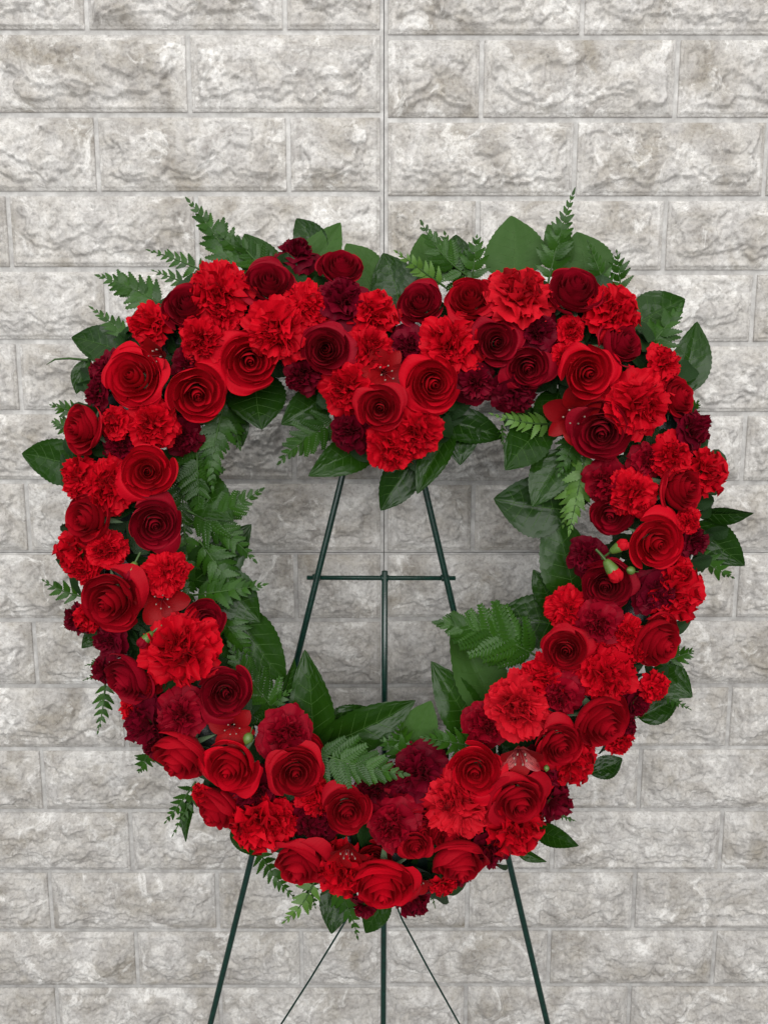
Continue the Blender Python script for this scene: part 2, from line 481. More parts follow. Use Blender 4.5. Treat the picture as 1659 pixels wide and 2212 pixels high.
def carn_petal(phi, el, L, W, A, k, ph, teeth, bend, off=0.0, yaw=0.0, nu=19, nv=9):
    u, v = np.meshgrid(UU(nu), np.linspace(0, 1, nv))
    tooth = teeth * np.where(np.arange(nu) % 2 == 0, 1, -1)[None, :] * sstep(.7, 1, v) * np.random.RandomState(int(abs(ph) * 1000) % 9999).uniform(.4, 1.3, nu)[None, :]
    ln = L * (v * (1 - .20 * u * u + .06 * np.sin(5 * u + ph)) + tooth)
    lat = W * u * (.16 + .84 * sstep(0, .85, v))
    wav = v ** 1.6 * (A * np.sin(k * math.pi * u + ph) + A * .6 * np.sin(2.3 * k * math.pi * u + 1.7 * ph + 2.5 * v) + .5 * A * np.sin(5.5 * v + 2.2 * u + ph))
    e = el - bend * v ** 1.5
    x = ln * np.cos(e) - wav * np.sin(e) + off; z = ln * np.sin(e) + wav * np.cos(e)
    lat = lat + .35 * A * v * np.sin(7 * v + 2 * ph + 3 * u) + yaw * v * L
    return np.stack([x * math.cos(phi) - lat * math.sin(phi), x * math.sin(phi) + lat * math.cos(phi), z], -1)

def carn_template(seed, mini):
    g = random.Random(seed); out = []; ctr = []
    A = .075 if mini else .10
    rings = [(7, .10, 1.0, .58), (6, .42, .93, .56), (6, .74, .86, .50)] if not mini else [(5, .06, 1.0, .72), (5, .40, .88, .66), (5, .80, .78, .50)]
    a0 = g.uniform(0, 6)
    for n, el, L, W in rings:
        for i in range(n):
            out.append(carn_petal(a0 + (i + g.uniform(-.28, .28)) * 2 * math.pi / n, el + g.uniform(-.16, .16), L * g.uniform(.86, 1.08), W * g.uniform(.85, 1.12), A * g.uniform(.7, 1.4), g.choice([.7, 1, 1.5] if mini else [1, 1.5, 2, 2.5]), g.uniform(.5, 6), .012 if mini else .024, g.uniform(0, .4), 0, g.uniform(-.2, .2)))
        a0 += .5
    for i in range(16):
        ctr.append(carn_petal(g.uniform(0, 6.28), g.uniform(.8, 1.55), g.uniform(.62, .88), g.uniform(.20, .36), A * g.uniform(1.2, 2.0), g.choice([1.5, 2, 3]), g.uniform(.5, 6), .030, g.uniform(-.3, .5), g.uniform(-.05, .16), g.uniform(-.4, .4), 17, 8))
    return out, ctr

def calyx_grids(kind):
    if kind == 'rose':
        body = tube_grid([(0, 0, -.32), (0, 0, -.28), (0, 0, -.12), (0, 0, .02), (0, 0, .14)], [.05, .12, .17, .22, .26], 10)
        G = [body]
        for i in range(5):
            a = i * 1.257
            u, v = np.meshgrid(UU(5), np.linspace(0, 1, 7))
            wdt = .13 * (1 - v) ** .7 + .004
            rr = .2 + .62 * v; zz = .02 - .12 * np.sin(v * 2.6) - .25 * v * v + .04 * u * u
            lat = wdt * u
            G.append(np.stack([rr * math.cos(a) - lat * math.sin(a), rr * math.sin(a) + lat * math.cos(a), zz], -1))
        return G
    return [tube_grid([(0, 0, -.75), (0, 0, -.68), (0, 0, -.3), (0, 0, .0), (0, 0, .16)], [.05, .14, .18, .22, .30], 10)]

TPL = {}
NROSE = 9
def template(kind, var):
    key = (kind, var)
    if key in TPL: return TPL[key]
    m = M[kind]
    if kind[0] == 'r':
        ps = rose_template(100 + var, [0, .5, 1, .25, .8, .1, .6, .4, .2, 0, .3, .15][var])
        parts = [('petal', grid_mesh('rose_petal', p, m, uvgrid(p.shape[1], p.shape[0]))) for p in ps]
        parts.append(('calyx', join_grids('rose_calyx', calyx_grids('rose'), M['sepal'])))
    else:
        ps, ctr = carn_template(300 + var + (50 if kind in ('cd', 'cc') else 0), kind in ('cd', 'cc'))
        parts = [('petal', grid_mesh('carnation_petal', p, m, uvgrid(p.shape[1], p.shape[0]))) for p in ps]
        parts.append(('ruffled_centre', join_grids('ruffled_centre', ctr, m, [uvgrid(p.shape[1], p.shape[0]) for p in ctr])))
        parts.append(('calyx', join_grids('carnation_calyx', calyx_grids('c'), M['calyx'])))
    TPL[key] = parts
    return parts

def frame(axis, spin):
    z = axis.normalized()
    q = Vector((0, 0, 1)).rotation_difference(z)
    return (q @ Quaternion((0, 0, 1), spin)).to_matrix().to_4x4()

def pose(px, py, R, tx, ty, lift, top=.7):
    """where a flower sits: the middle of its face at this spot, its radius in metres, its axis"""
    q, o = ridge(px, py)
    y = yfront(px, py) - lift * .010
    s = mpp(py, y)
    k = min(1, q / 150) * .5
    ax = Vector((tx + o[0] * k, -1, ty - o[1] * k)).normalized()
    Rm = R * s * (.975 if top > .7 else 1.09) * (1 + .28 * min(.5, math.hypot(ax.x, ax.z)))
    return at(px, py, y) - ax * Rm * top, Rm, ax

GRP = dict(r='red roses in the heart wreath', cb='bright red carnations in the wreath', cp='bright red carnations in the wreath',
           cd='dark red carnations in the wreath', cc='dark red carnations in the wreath')
nfl = 0
def flower(kind, px, py, R, tx, ty, lift, label):
    global nfl
    nfl += 1
    rose = kind[0] == 'r'
    base, Rm, ax = pose(px, py, R, tx, ty, lift, .75 if rose else .55)
    mw = Matrix.Translation(base) @ frame(ax, rng.uniform(0, 6.28)) @ Matrix.Diagonal((Rm, Rm, Rm * rng.uniform(.9, 1.08), 1))
    t = thing('rose' if rose else 'carnation', label, 'rose' if rose else 'carnation', mw, GRP['r' if rose else kind])
    for nm, me in template(kind, (9 + nfl % 3 if math.hypot(tx, ty) > .24 else nfl * 5 % NROSE) if rose else nfl % 5):
        link(nm, me, t)

FLOWERS = [
# --- left lobe, from the top
('cb', 459, 607, 62, -.1, .3, 1, 'large scarlet carnation at the top left of the heart beside tall fern'),
('cb', 479, 678, 42, .2, -.1, .4, 'scarlet carnation tucked directly below the large one at the top left'),
('rd', 402, 656, 55, .2, .3, .4, 'dark red rose between two scarlet carnations at the upper left shoulder'),
('cb', 306, 692, 45, -.4, .2, .3, 'scarlet carnation at the upper left edge above the streaked lily'),
('cb', 433, 735, 49, 0, -.1, .9, 'scarlet carnation below the dark rose of the upper left shoulder'),
('rd', 581, 607, 54, .1, .2, .2, 'dark rose between the two big scarlet carnations of the left lobe'),
('cd', 417, 790, 47, 0, 0, -.6, 'burgundy carnation half hidden above the bright rose on the left lobe'),
('rb', 283, 815, 68, 0, .05, 1.2, 'big open bright red rose on the outer left of the left lobe'),
('rb', 429, 852, 62, .05, 0, 1.2, 'bright red rose on the inner edge of the left lobe above fern'),
('rb', 541, 782, 63, .2, .1, .7, 'wide bright red rose under the large scarlet carnation, left lobe'),
('cd', 210, 795, 36, -.6, .1, .2, 'burgundy carnation at the left edge behind the big bright rose'),
('cd', 194, 846, 33, -.7, 0, 0, 'burgundy carnation at the left edge just above the outermost rose'),
('rc', 168, 926, 54, -.35, .05, .4, 'crimson rose on the outer left edge above the pointed green leaf'),
('cb', 241, 914, 35, -.1, .1, .5, 'small scarlet carnation between crimson edge rose and scarlet carnation'),
('cb', 328, 920, 52, 0, 0, .8, 'ragged scarlet carnation below the big bright rose on the left'),
('cd', 405, 945, 38, .35, 0, -.2, 'burgundy carnation at the inner left edge next to hanging fern'),
('cd', 257, 962, 41, 0, 0, -.7, 'burgundy carnation sunk below two scarlet carnations on the left'),
('rb', 318, 1019, 59, 0, .1, 1.3, 'bright red rose on the left side above a dark rose'),
('cb', 228, 1056, 62, 0, 0, .4, 'broad scarlet carnation left of the bright rose, left side'),
('cb', 152, 1034, 42, -.6, .1, -.2, 'scarlet carnation at the left edge touching the pointed leaf'),
('rc', 180, 1122, 60, -.2, .15, .5, 'crimson rose with one wide petal on the left edge at mid height'),
('rd', 337, 1136, 55, .1, -.1, .7, 'dark rose on the inner left side above a gap with buds'),
('cb', 146, 1204, 50, -.4, -.1, 0, 'scarlet carnation on the left edge under the crimson rose'),
('cb', 226, 1190, 42, .2, .1, .5, 'frilly scarlet carnation beside the left edge carnation, above a bud'),
('cb', 176, 1243, 28, -.2, -.3, -.5, 'scarlet carnation peeping out above the large crimson rose, left side'),
('cb', 365, 1243, 43, .2, 0, .7, 'small round scarlet carnation on the inner left side by fern'),
('rc', 236, 1304, 72, 0, -.05, 1.3, 'large open crimson rose on the left side, the widest there'),
('rd', 447, 1342, 45, .35, -.1, -.2, 'small dark rose at the inner left edge beside a glossy leaf'),
('cb', 177, 1345, 29, -.3, -.1, .1, 'small scarlet carnation on the left edge below the large crimson rose'),
('cd', 149, 1342, 30, -.7, 0, -.6, 'burgundy carnation at the outermost left edge behind small scarlet carnation'),
('cd', 225, 1395, 37, -.2, -.1, .2, 'burgundy carnation below the large crimson rose on the left'),
('cb', 392, 1414, 76, .05, .05, 1.2, 'largest scarlet carnation, lower left inner side'),
('cd', 208, 1452, 29, -.6, 0, -.6, 'burgundy carnation at the left edge with fern tips over it'),
('rd', 266, 1476, 60, -.25, -.25, .3, 'dark rose facing down left, left of the largest scarlet carnation'),
('rc', 322, 1484, 34, .1, -.6, -1, 'crimson rose showing one hanging petal beneath the largest carnation'),
('rd', 488, 1498, 58, .1, 0, .8, 'dark rose below right of the largest scarlet carnation'),
('cb', 271, 1537, 21, -.4, 0, -.6, 'tiny scarlet carnation at the lower left edge above burgundy ones'),
('cd', 297, 1577, 52, -.3, -.1, .1, 'burgundy carnation at the lower left edge beside wall'),
('cd', 325, 1624, 31, -.4, -.3, -.4, 'burgundy carnation lowest of those on the lower left edge'),
('cc', 385, 1553, 53, .05, .2, .6, 'large crimson carnation resting on the drooping rose, lower left'),
('rc', 387, 1643, 64, -.15, -.4, .6, 'drooping crimson rose at the lower left edge'),
('rb', 498, 1662, 63, -.1, -.05, 1.2, 'bright red rose on the lower left, right of the drooping rose'),
('cc', 619, 1590, 52, .05, .05, .5, 'crimson carnation on the lower inner left touching an upright leaf'),
('rc', 642, 1672, 58, .05, 0, 1.4, 'crimson rose below the crimson carnation at inner lower left'),
('rc', 668, 1626, 38, .4, .3, -.6, 'crimson rose petals half hidden behind the inner lower left rose'),
('cb', 429, 1727, 23, -.4, -.1, 0, 'small scarlet carnation opening from a bud at the lower left edge'),
('rc', 462, 1757, 58, -.35, -.3, -.2, 'crimson rose seen from the side at the lower left edge'),
('cd', 549, 1727, 58, .1, .1, -.1, 'burgundy carnation between two bright flowers, lower left'),
('cb', 551, 1806, 66, -.1, -.25, .6, 'scarlet carnation with broad flat petals above the left easel leg'),
('cb', 610, 1783, 40, .35, .1, .1, 'scarlet carnation with smooth petals spreading right, above left easel leg'),
('cb', 689, 1731, 39, .2, .1, .1, 'small scarlet carnation right of the inner lower left rose'),
('rc', 645, 1878, 61, -.1, -.2, .7, 'crimson rose at the bottom left edge above fern sprigs'),
('cd', 681, 1780, 58, 0, 0, -.2, 'burgundy carnation left of the lower middle rose'),
('rc', 753, 1755, 54, .05, -.05, 1, 'crimson rose low in the middle under a fern frond'),
('cb', 735, 1906, 57, -.1, -.15, .5, 'scarlet carnation left of the bright rose at the bottom point'),
('rb', 829, 1927, 70, 0, -.1, 1.5, 'bright red rose at the bottom point of the heart'),
('rc', 812, 1862, 40, 0, .4, -.8, 'crimson rose petals behind the bottom point rose'),
('cd', 894, 1962, 37, .2, -.5, -.3, 'burgundy carnation under the bottom right of the lowest rose'),
('cd', 785, 1972, 28, -.2, -.6, -.8, 'burgundy carnation under the bottom left of the lowest rose'),
('rc', 900, 1832, 35, .1, -.1, .5, 'small crimson rosebud above right of the bottom point rose'),
('rc', 912, 1792, 46, .3, .1, -.6, 'crimson rose partly covered by the low middle carnation'),
('cc', 850, 1790, 56, -.05, .05, .6, 'crimson carnation in the low middle beside the middle rose'),
('cd', 823, 1698, 47, 0, .2, -.4, 'burgundy carnation just under the fern frond tip, low middle'),
('cd', 905, 1665, 56, .05, .2, .2, 'wide burgundy carnation low in the middle below dark leaves'),
('rb', 1026, 1667, 59, 0, 0, 1.2, 'bright red rose on the lower inner right beside streaked lily'),
('cp', 989, 1752, 71, -.05, 0, .8, 'large scarlet carnation below the lower inner right rose'),
('rc', 995, 1870, 61, 0, -.45, .3, 'crimson rose facing down at the bottom right edge'),
('rc', 975, 1815, 40, -.1, -.2, -.6, 'crimson rose petals above the down-facing rose at the bottom right'),
('cb', 959, 1926, 28, .15, -.75, .1, 'small scarlet carnation hanging at the bottom right edge'),
('cd', 1069, 1853, 44, .2, -.3, -.2, 'burgundy carnation at the bottom right edge near right easel leg'),
('cd', 1000, 1905, 30, .1, -.6, -.9, 'burgundy carnation under the down-facing bottom right rose'),
('cb', 1130, 1814, 60, .2, -.35, .4, 'flattened scarlet carnation above the right easel leg'),
('rc', 1125, 1742, 61, .05, -.05, 1.2, 'crimson rose at the lower right above the flattened carnation'),
('cd', 1208, 1746, 44, .5, -.2, -.2, 'burgundy carnation at the lower right edge above small leaf'),
('cd', 1172, 1680, 50, .1, 0, -.4, 'burgundy carnation between crimson roses, lower right'),
('rc', 1213, 1613, 53, .05, 0, .9, 'crimson rose right of the streaked lily'),
('cb', 1260, 1662, 54, .5, -.2, .1, 'scarlet carnation at the lower right edge below crimson roses'),
('cc', 1042, 1567, 44, -.1, 0, .2, 'crimson carnation on the inner lower right beside dark leaves'),
('cp', 1113, 1530, 64, -.05, .1, 1.1, 'rosy red carnation with upright petals on the inner right'),
('rc', 1309, 1564, 66, .2, -.15, .7, 'large crimson rose at the lower right edge'),
('cb', 1353, 1612, 30, .6, -.3, -.6, 'scarlet carnation peeping out below the large lower right rose'),
('cc', 1214, 1506, 45, -.05, -.1, .4, 'crimson carnation above right of the rosy carnation'),
('cb', 1168, 1464, 43, -.2, .1, .1, 'scarlet carnation on the inner right under a fern'),
('rc', 1221, 1405, 47, -.05, 0, .7, 'small neat crimson rose on the inner right side'),
('cb', 1321, 1468, 63, .05, 0, .7, 'broad scarlet carnation in the middle of the lower right side'),
('cb', 1300, 1412, 34, 0, .2, .1, 'scarlet carnation squeezed above the broad one, lower right'),
('cc', 1296, 1347, 49, 0, .05, .8, 'crimson carnation with dark heart above the small neat rose'),
('cb', 1364, 1370, 36, .1, .2, .2, 'scarlet carnation between dark-hearted carnation and the edge rose'),
('cb', 1384, 1409, 28, .2, 0, .3, 'small scarlet carnation left of the right edge rose'),
('rc', 1430, 1392, 61, .35, -.1, .4, 'crimson rose facing right on the lower right edge'),
('cb', 1213, 1317, 41, -.3, .05, .4, 'scarlet carnation on the inner right below a long dark leaf'),
('cd', 1389, 1524, 34, .5, -.1, -.3, 'burgundy carnation at the right edge behind a small scarlet one'),
('cd', 1362, 1572, 25, .6, -.2, -.7, 'burgundy carnation low on the right edge behind the large rose'),
('cb', 1426, 1491, 31, .4, 0, .4, 'small scarlet carnation in front of a leaf, lower right edge'),
('rd', 1310, 1267, 56, -.05, -.1, .4, 'dark rose below the twin buds on the right side'),
('cd', 1423, 1287, 46, .1, -.05, .5, 'burgundy carnation below the biggest bright rose on the right'),
('cb', 1484, 1288, 59, .5, -.1, .1, 'shaggy scarlet carnation on the right edge beside burgundy one'),
('cb', 1478, 1232, 36, .5, .2, -.4, 'scarlet carnation at the right edge under the biggest bright rose'),
('rb', 1422, 1174, 64, .05, 0, 1.5, 'biggest bright red rose on the right side'),
('cd', 1260, 1200, 39, -.3, .1, .3, 'burgundy carnation at the inner right left of the twin buds'),
('rd', 1319, 1113, 48, 0, -.25, .2, 'dark rose above the twin buds, facing down'),
('cc', 1298, 1043, 43, -.15, 0, .5, 'crimson carnation on the inner right above a dark rose'),
('cb', 1368, 1070, 47, .05, -.05, .9, 'scarlet carnation above the biggest bright rose, right side'),
('cc', 1403, 997, 38, 0, .05, .1, 'crimson carnation sunk between scarlet carnations on the right'),
('cb', 1462, 982, 44, .1, .1, .8, 'scarlet carnation on the right below a burgundy one'),
('rc', 1480, 1052, 57, .4, .1, .5, 'crimson rose facing right on the right edge'),
('cb', 1546, 1020, 46, .7, 0, .1, 'scarlet carnation standing out farthest on the right edge'),
('cd', 1512, 925, 43, .45, .15, .3, 'burgundy carnation at the upper right edge against the wall'),
('cb', 1498, 1126, 27, .3, .1, .4, 'tiny scarlet carnation on the right edge beside the biggest rose'),
('cd', 1511, 1170, 33, .5, 0, -.1, 'burgundy carnation at the right edge in front of a leaf'),
('rc', 1472, 856, 46, .45, .25, .2, 'crimson rose tipped to the right at the upper right edge'),
('cb', 1387, 870, 69, .1, .05, 1.2, 'large scarlet carnation on the outer side of the right lobe'),
('rd', 1299, 933, 65, 0, -.05, 1.1, 'dark open rose below right of the open lily'),
('rb', 1270, 806, 59, .05, .05, 1.1, 'bright red rose in the middle of the right lobe'),
('rd', 1346, 738, 50, .4, .35, .2, 'dark rosebud leaning right above the bright rose, right lobe'),
('cb', 1451, 778, 37, .5, .25, .2, 'lone scarlet carnation against leaves at the upper right edge'),
('cb', 1340, 655, 55, .25, .25, .5, 'scarlet carnation at the top of the right lobe beside big dark rose'),
('rd', 1243, 618, 60, 0, .45, .6, 'big dark rose looking up at the top of the right lobe'),
('cb', 1236, 712, 33, .1, 0, 0, 'small scarlet carnation below the big dark rose, right lobe'),
('cb', 1221, 768, 26, 0, .1, .2, 'tiny scarlet carnation left of the bright rose, right lobe'),
('rd', 1140, 797, 48, -.1, 0, .4, 'dark rose inside the right lobe above a burgundy carnation'),
('cd', 1168, 716, 46, .05, .05, .3, 'burgundy carnation between two dark roses, right lobe'),
('rd', 1073, 740, 55, 0, 0, .5, 'dark rose with swirled heart, left part of the right lobe'),
('cp', 1120, 618, 69, -.05, .25, 1.1, 'large rosy scarlet carnation standing at the top of the right lobe'),
('rc', 1014, 639, 50, -.05, .15, .4, 'crimson rose left of the large carnation on the right lobe'),
('rd', 906, 648, 50, 0, .05, .2, 'dark rose near the dip between the two lobes'),
('cd', 879, 740, 42, 0, 0, -.1, 'burgundy carnation above the small lily in the dip'),
('cb', 977, 740, 64, 0, .05, .8, 'large scarlet carnation just right of the dip'),
('rb', 938, 832, 62, .05, -.05, 1.4, 'bright red rose right of the small lily in the dip'),
('cd', 1034, 832, 43, .1, 0, 0, 'burgundy carnation right of the bright rose in the dip'),
('cd', 1118, 858, 46, .05, -.2, .2, 'burgundy carnation at the inner edge of the right lobe'),
('cb', 799, 752, 47, -.05, .05, .4, 'scarlet carnation above the small lily, left of the dip'),
('cb', 815, 664, 49, .1, .2, .3, 'scarlet carnation at the top edge left of the dip'),
('cd', 742, 638, 53, 0, .1, .5, 'burgundy carnation in front of the topmost rose, left lobe'),
('rd', 739, 570, 48, 0, .35, -.1, 'topmost dark rose of the left lobe in front of broad leaves'),
('cb', 660, 648, 48, 0, .15, .3, 'scarlet carnation left of the topmost burgundy carnation'),
('cb', 595, 712, 68, 0, 0, 1.2, 'large scarlet carnation in the middle of the left lobe'),
('rd', 703, 754, 57, .05, .1, .7, 'dark rose with torn petals on the inner left lobe'),
('cd', 652, 818, 43, 0, -.15, 0, 'burgundy carnation at the inner edge of the left lobe'),
('cb', 746, 842, 56, -.1, -.05, .6, 'scarlet carnation on the left of the dip above burgundy one'),
('rc', 820, 883, 54, -.05, -.05, 1.5, 'crimson rose hanging in the dip of the heart'),
('cd', 640, 533, 38, 0, .5, -.5, 'lone burgundy carnation sticking up at the top of the left lobe'),
('cd', 744, 936, 42, -.3, -.15, 0, 'burgundy carnation lowest on the left of the dip'),
('cb', 844, 972, 53, -.05, -.2, .4, 'scarlet carnation lowest in the dip of the heart'),
('cb', 910, 938, 53, .15, -.1, .5, 'scarlet carnation in the dip under the bright rose'),
]
for a in FLOWERS: flower(*a)

# ------------------------------------------------------------------ lilies (alstroemeria)
def tepal(phi, L, W, e0, bend, ph, nu=9, nv=12):
    u, v = np.meshgrid(UU(nu), np.linspace(0, 1, nv))
    wd = W * (.14 + np.sin(np.clip(v, 0, 1) ** 1.15 * math.pi) ** .8 * .95) * np.where(v > .995, .15, 1)
    cs = np.cumsum(np.cos(e0 - bend * v[:, :1]), 0) / nv * L; sn = np.cumsum(np.sin(e0 - bend * v[:, :1]), 0) / nv * L
    lat = wd * u
    cup = .22 * wd * u * u
    e = e0 - bend * v
    x = cs - cup * np.sin(e) + .05; z = sn + cup * np.cos(e) + .02 * np.sin(4 * v + ph)
    return np.stack([x * math.cos(phi) - lat * math.sin(phi), x * math.sin(phi) + lat * math.cos(phi), z], -1)
def lily(px, py, R, tx, ty, lift, spin, opened, streak, label):
    base, Rm, ax = pose(px, py, R, tx, ty, lift, .35)
    t = thing('lily', label, 'lily', Matrix.Translation(base) @ frame(ax, spin) @ Matrix.Scale(Rm, 4), 'small red lilies in the wreath')
    for i in range(6):
        outer = i % 2 == 0
        P = tepal(i * math.pi / 3, 1.15 if outer else 1.1, .36 if outer else .25, 1.25 - .35 * opened, .9 * opened + .25, i)
        m = M['st'] if (not outer and (i != 5 or streak)) and streak else M['al']
        link('tepal', grid_mesh('tepal', P, m, uvgrid(P.shape[1], P.shape[0])), t)
    for i in range(6):
        a = i * 1.047 + .4; r = .22 + .05 * (i % 3)
        top = Vector((math.cos(a) * r, math.sin(a) * r, .55 + .06 * (i % 2)))
        s = link('stamen', join_grids('stamen', [tube_grid([(0, 0, .05), (math.cos(a) * .1, math.sin(a) * .1, .35), top], .018, 5)], M['filament']), t)
        link('anther', join_grids('anther', [tube_grid([top - Vector((0, 0, .03)), top + Vector((.01, 0, 0)), top + Vector((.02, .02, .07)), top + Vector((.02, .02, .08))], [.008, .032, .030, .004], 6)], M['anther']), s)
LILIES = [
(346, 768, 44, -.5, -.3, -.3, 1.1, .3, False, 'half open red lily at the upper left with pale folded petals'),
(832, 806, 50, .05, -.1, -.1, .1, .9, False, 'dark red lily in the dip between bright flowers'),
(1238, 896, 58, .15, .05, .3, .5, .75, False, 'wide open red lily on the inner right lobe with pale anthers'),
(350, 1296, 50, .1, -.1, -.7, .2, .9, False, 'dark red lily on the left side under a small scarlet carnation'),
(503, 1572, 44, 0, 0, -.1, .9, .9, False, 'dark red lily above the bright rose, lower left'),
(1122, 1628, 50, .05, -.5, .6, 2.62, .45, True, 'pale streaked lily hanging below the rosy carnation'),
(752, 1836, 42, 0, -.6, .5, .2, .5, False, 'drooping red lily under the low middle rose'),
(898, 1902, 34, .3, -.4, -.2, 1.5, .4, False, 'small dark red lily right of the bottom point rose'),
]
for a in LILIES: lily(*a)

# ------------------------------------------------------------------ buds
def bud(px, py, L, ang, lift, red, label, tipcol='cb'):
    """L: length in grid units, ang: where the tip points, degrees clockwise from right"""
    y = yfront(px, py) - lift * .01
    s = mpp(py, y) * L
    dx, dy = math.cos(R_(ang)), -math.sin(R_(ang))
    ax = Vector((dx, -.45, dy)).normalized()
    t = thing('flower_bud', label, 'flower bud', Matrix.Translation(at(px, py, y) - ax * s * .5) @ frame(ax, rng.uniform(0, 6)) @ Matrix.Scale(s, 4), 'closed buds between the flowers')
    if red:
        link('calyx', join_grids('bud_calyx', [tube_grid([(0, 0, z) for z in (0, .02, .12, .3, .5, .58)], [.02, .12, .18, .23, .27, .26], 12)], M['budg']), t)
        k = np.arange(25)
        prof = [(.5, .22), (.62, .27), (.8, .29), (.92, .23), (.98, .1), (.97, .02)]
        P = np.array([[[r * (1 + .14 * math.sin(6 * a * 2 * math.pi / 24 + z * 5)) * math.cos(a * 2 * math.pi / 24), r * (1 + .14 * math.sin(6 * a * 2 * math.pi / 24 + z * 5)) * math.sin(a * 2 * math.pi / 24), z + .05 * math.sin(5 * a * 2 * math.pi / 24) * (z > .7)] for a in k] for z, r in prof])
        link('petal', grid_mesh('bud_petal', P, M[tipcol], uvgrid(25, 6)), t)
    else:
        link('calyx', join_grids('bud_calyx', [tube_grid([(0, 0, z) for z in (0, .05, .3, .6, .85, 1.0)], [.05, .25, .42, .42, .22, .02], 12)], M['budg']), t)
    link('stem', join_grids('bud_stem', [tube_grid([(0, 0, .02), (.02, .03, -.3), (.06, .06, -.55)], .06, 6)], M['calyx']), t)
BUDS = [
(1336, 1182, 44, -40, 1.5, True, 'upper of the twin green buds with rosy tips, right side', 'cp'),
(1322, 1232, 54, 58, 1.9, True, 'lower of the twin green buds with rosy tips, right side', 'cp'),
(1361, 1232, 22, 200, .8, False, 'round closed green bud right of the twin buds'),
(285, 1233, 42, 110, .6, True, 'green bud with burgundy tip in the gap on the left side', 'cc'),
(316, 1381, 42, 135, .6, True, 'cream edged bud beside the largest scarlet carnation', 'cc'),
(536, 1596, 26, 115, .9, False, 'closed pale green bud over the lower left bright rose'),
(1180, 1660, 14, 100, .5, False, 'tiny green bud right of the streaked lily'),
]
for a in BUDS: bud(*a)

# ------------------------------------------------------------------ salal leaves
def blade(var, t0=0):
    g = random.Random(500 + var)
    nu, nv = 15, 30
    u, t = np.meshgrid(UU(nu), np.linspace(0, 1, nv))
    k = [.82, .72, .95, .78][var % 4]
    prof = np.sin(math.pi * t ** k) ** .78 * (1 - .10 * t)
    prof = prof * (1 - .55 * sstep(.80, 1.0, t) * (1 - t) * 3)
    prof = np.maximum(prof, .004)
    ser = 1 + .022 * np.where(np.arange(nv) % 2 == 0, 1, -1)[:, None] * (np.abs(u) > .99)
    x = .5 * u * prof * ser
    fold = g.uniform(.10, .22); curl = g.uniform(.05, .22); wv = g.uniform(0, 6)
    z = fold * np.abs(u) * prof * .5 - curl * t * t + .035 * np.sin(7 * t + wv + 1.2 * np.sign(u)) * np.abs(u) ** 2 * prof
    ph = (t - .30 * np.abs(u)) * 7.5
    z = z + .010 * np.abs(np.sin(math.pi * ph)) * prof * (1 - np.abs(u) ** 4) + .012 * sstep(0, .25, np.abs(u)) * prof
    x = x + .05 * math.sin(wv) * np.sin(math.pi * t)
    def on(uu, tt):
        i = np.clip(tt * (nv - 1), 0, nv - 1.001); j = np.clip((uu + 1) / 2 * (nu - 1), 0, nu - 1.001)
        i0, j0 = int(i), int(j); a, b = i - i0, j - j0
        Q = np.stack([x, t, z], -1)
        return Q[i0, j0] * (1 - a) * (1 - b) + Q[i0 + 1, j0] * a * (1 - b) + Q[i0, j0 + 1] * (1 - a) * b + Q[i0 + 1, j0 + 1] * a * b
    P = np.stack([x, t, z], -1)
    V = [tube_grid([on(0, s) + np.array([0, 0, .001]) for s in np.linspace(0, .98, 14)], list(np.linspace(.011, .003, 14)), 5)]
    for s in np.linspace(.08, .72, 6):
        for sg in (-1, 1):
            V.append(tube_grid([on(sg * q, s + .16 * q) + np.array([0, 0, .0005]) for q in (0, .3, .6, .85)], [.0045, .004, .003, .001], 4))
    V.append(tube_grid([(0, 0, z[0, nu // 2]), (.0, -.08, z[0, nu // 2] - .03), (.01, -.2, -.12)], .013, 5))
    uv = np.stack([u * .5 + .5, t], -1)
    return P, V, uv
LT = {}
def leaf_tpl(var, m):
    if (var, m) not in LT:
        P, V, uv = blade(var)
        LT[(var, m)] = (grid_mesh('leaf_blade', P, M[m], uv), join_grids('leaf_vein', V, M['vein']))
    return LT[(var, m)]
nlf = 0
def salal(bx, by, tx_, ty_, wd, lift, m, label, roll=0, tip=0):
    """a leaf from its foot to its tip; lift: towards the camera, in cm; tip: how much nearer the tip is, in cm"""
    global nlf
    nlf += 1
    if ty_ > by and not tip: tip = [1.3, 2.6, .7, 1.9, 3.0][nlf % 5]
    yb = yw((by + ty_) / 2) - .004 - lift * .01
    bx, by = bx + (bx - tx_) * .10, by + (by - ty_) * .10
    b, t_ = at(bx, by, yb), at(tx_, ty_, yb - tip * .01)
    Y = (t_ - b); L = Y.length; Y.normalize()
    Zc = (CAM - b).normalized()
    X = Y.cross(Zc).normalized(); Z = X.cross(Y)
    rot = Matrix((X, Y, Z)).transposed().to_4x4() @ Matrix.Rotation(R_(roll), 4, 'Y')
    wm = wd * mpp(by, yb)
    mw = Matrix.Translation(b) @ rot @ Matrix.Diagonal((wm / .93, L, L * .8, 1))
    t = thing('salal_leaf', label, 'leaf', mw, 'broad green leaves around the flowers')
    bl, vn = leaf_tpl(nlf % 4, m)
    link('blade', bl, t); link('vein', vn, t)

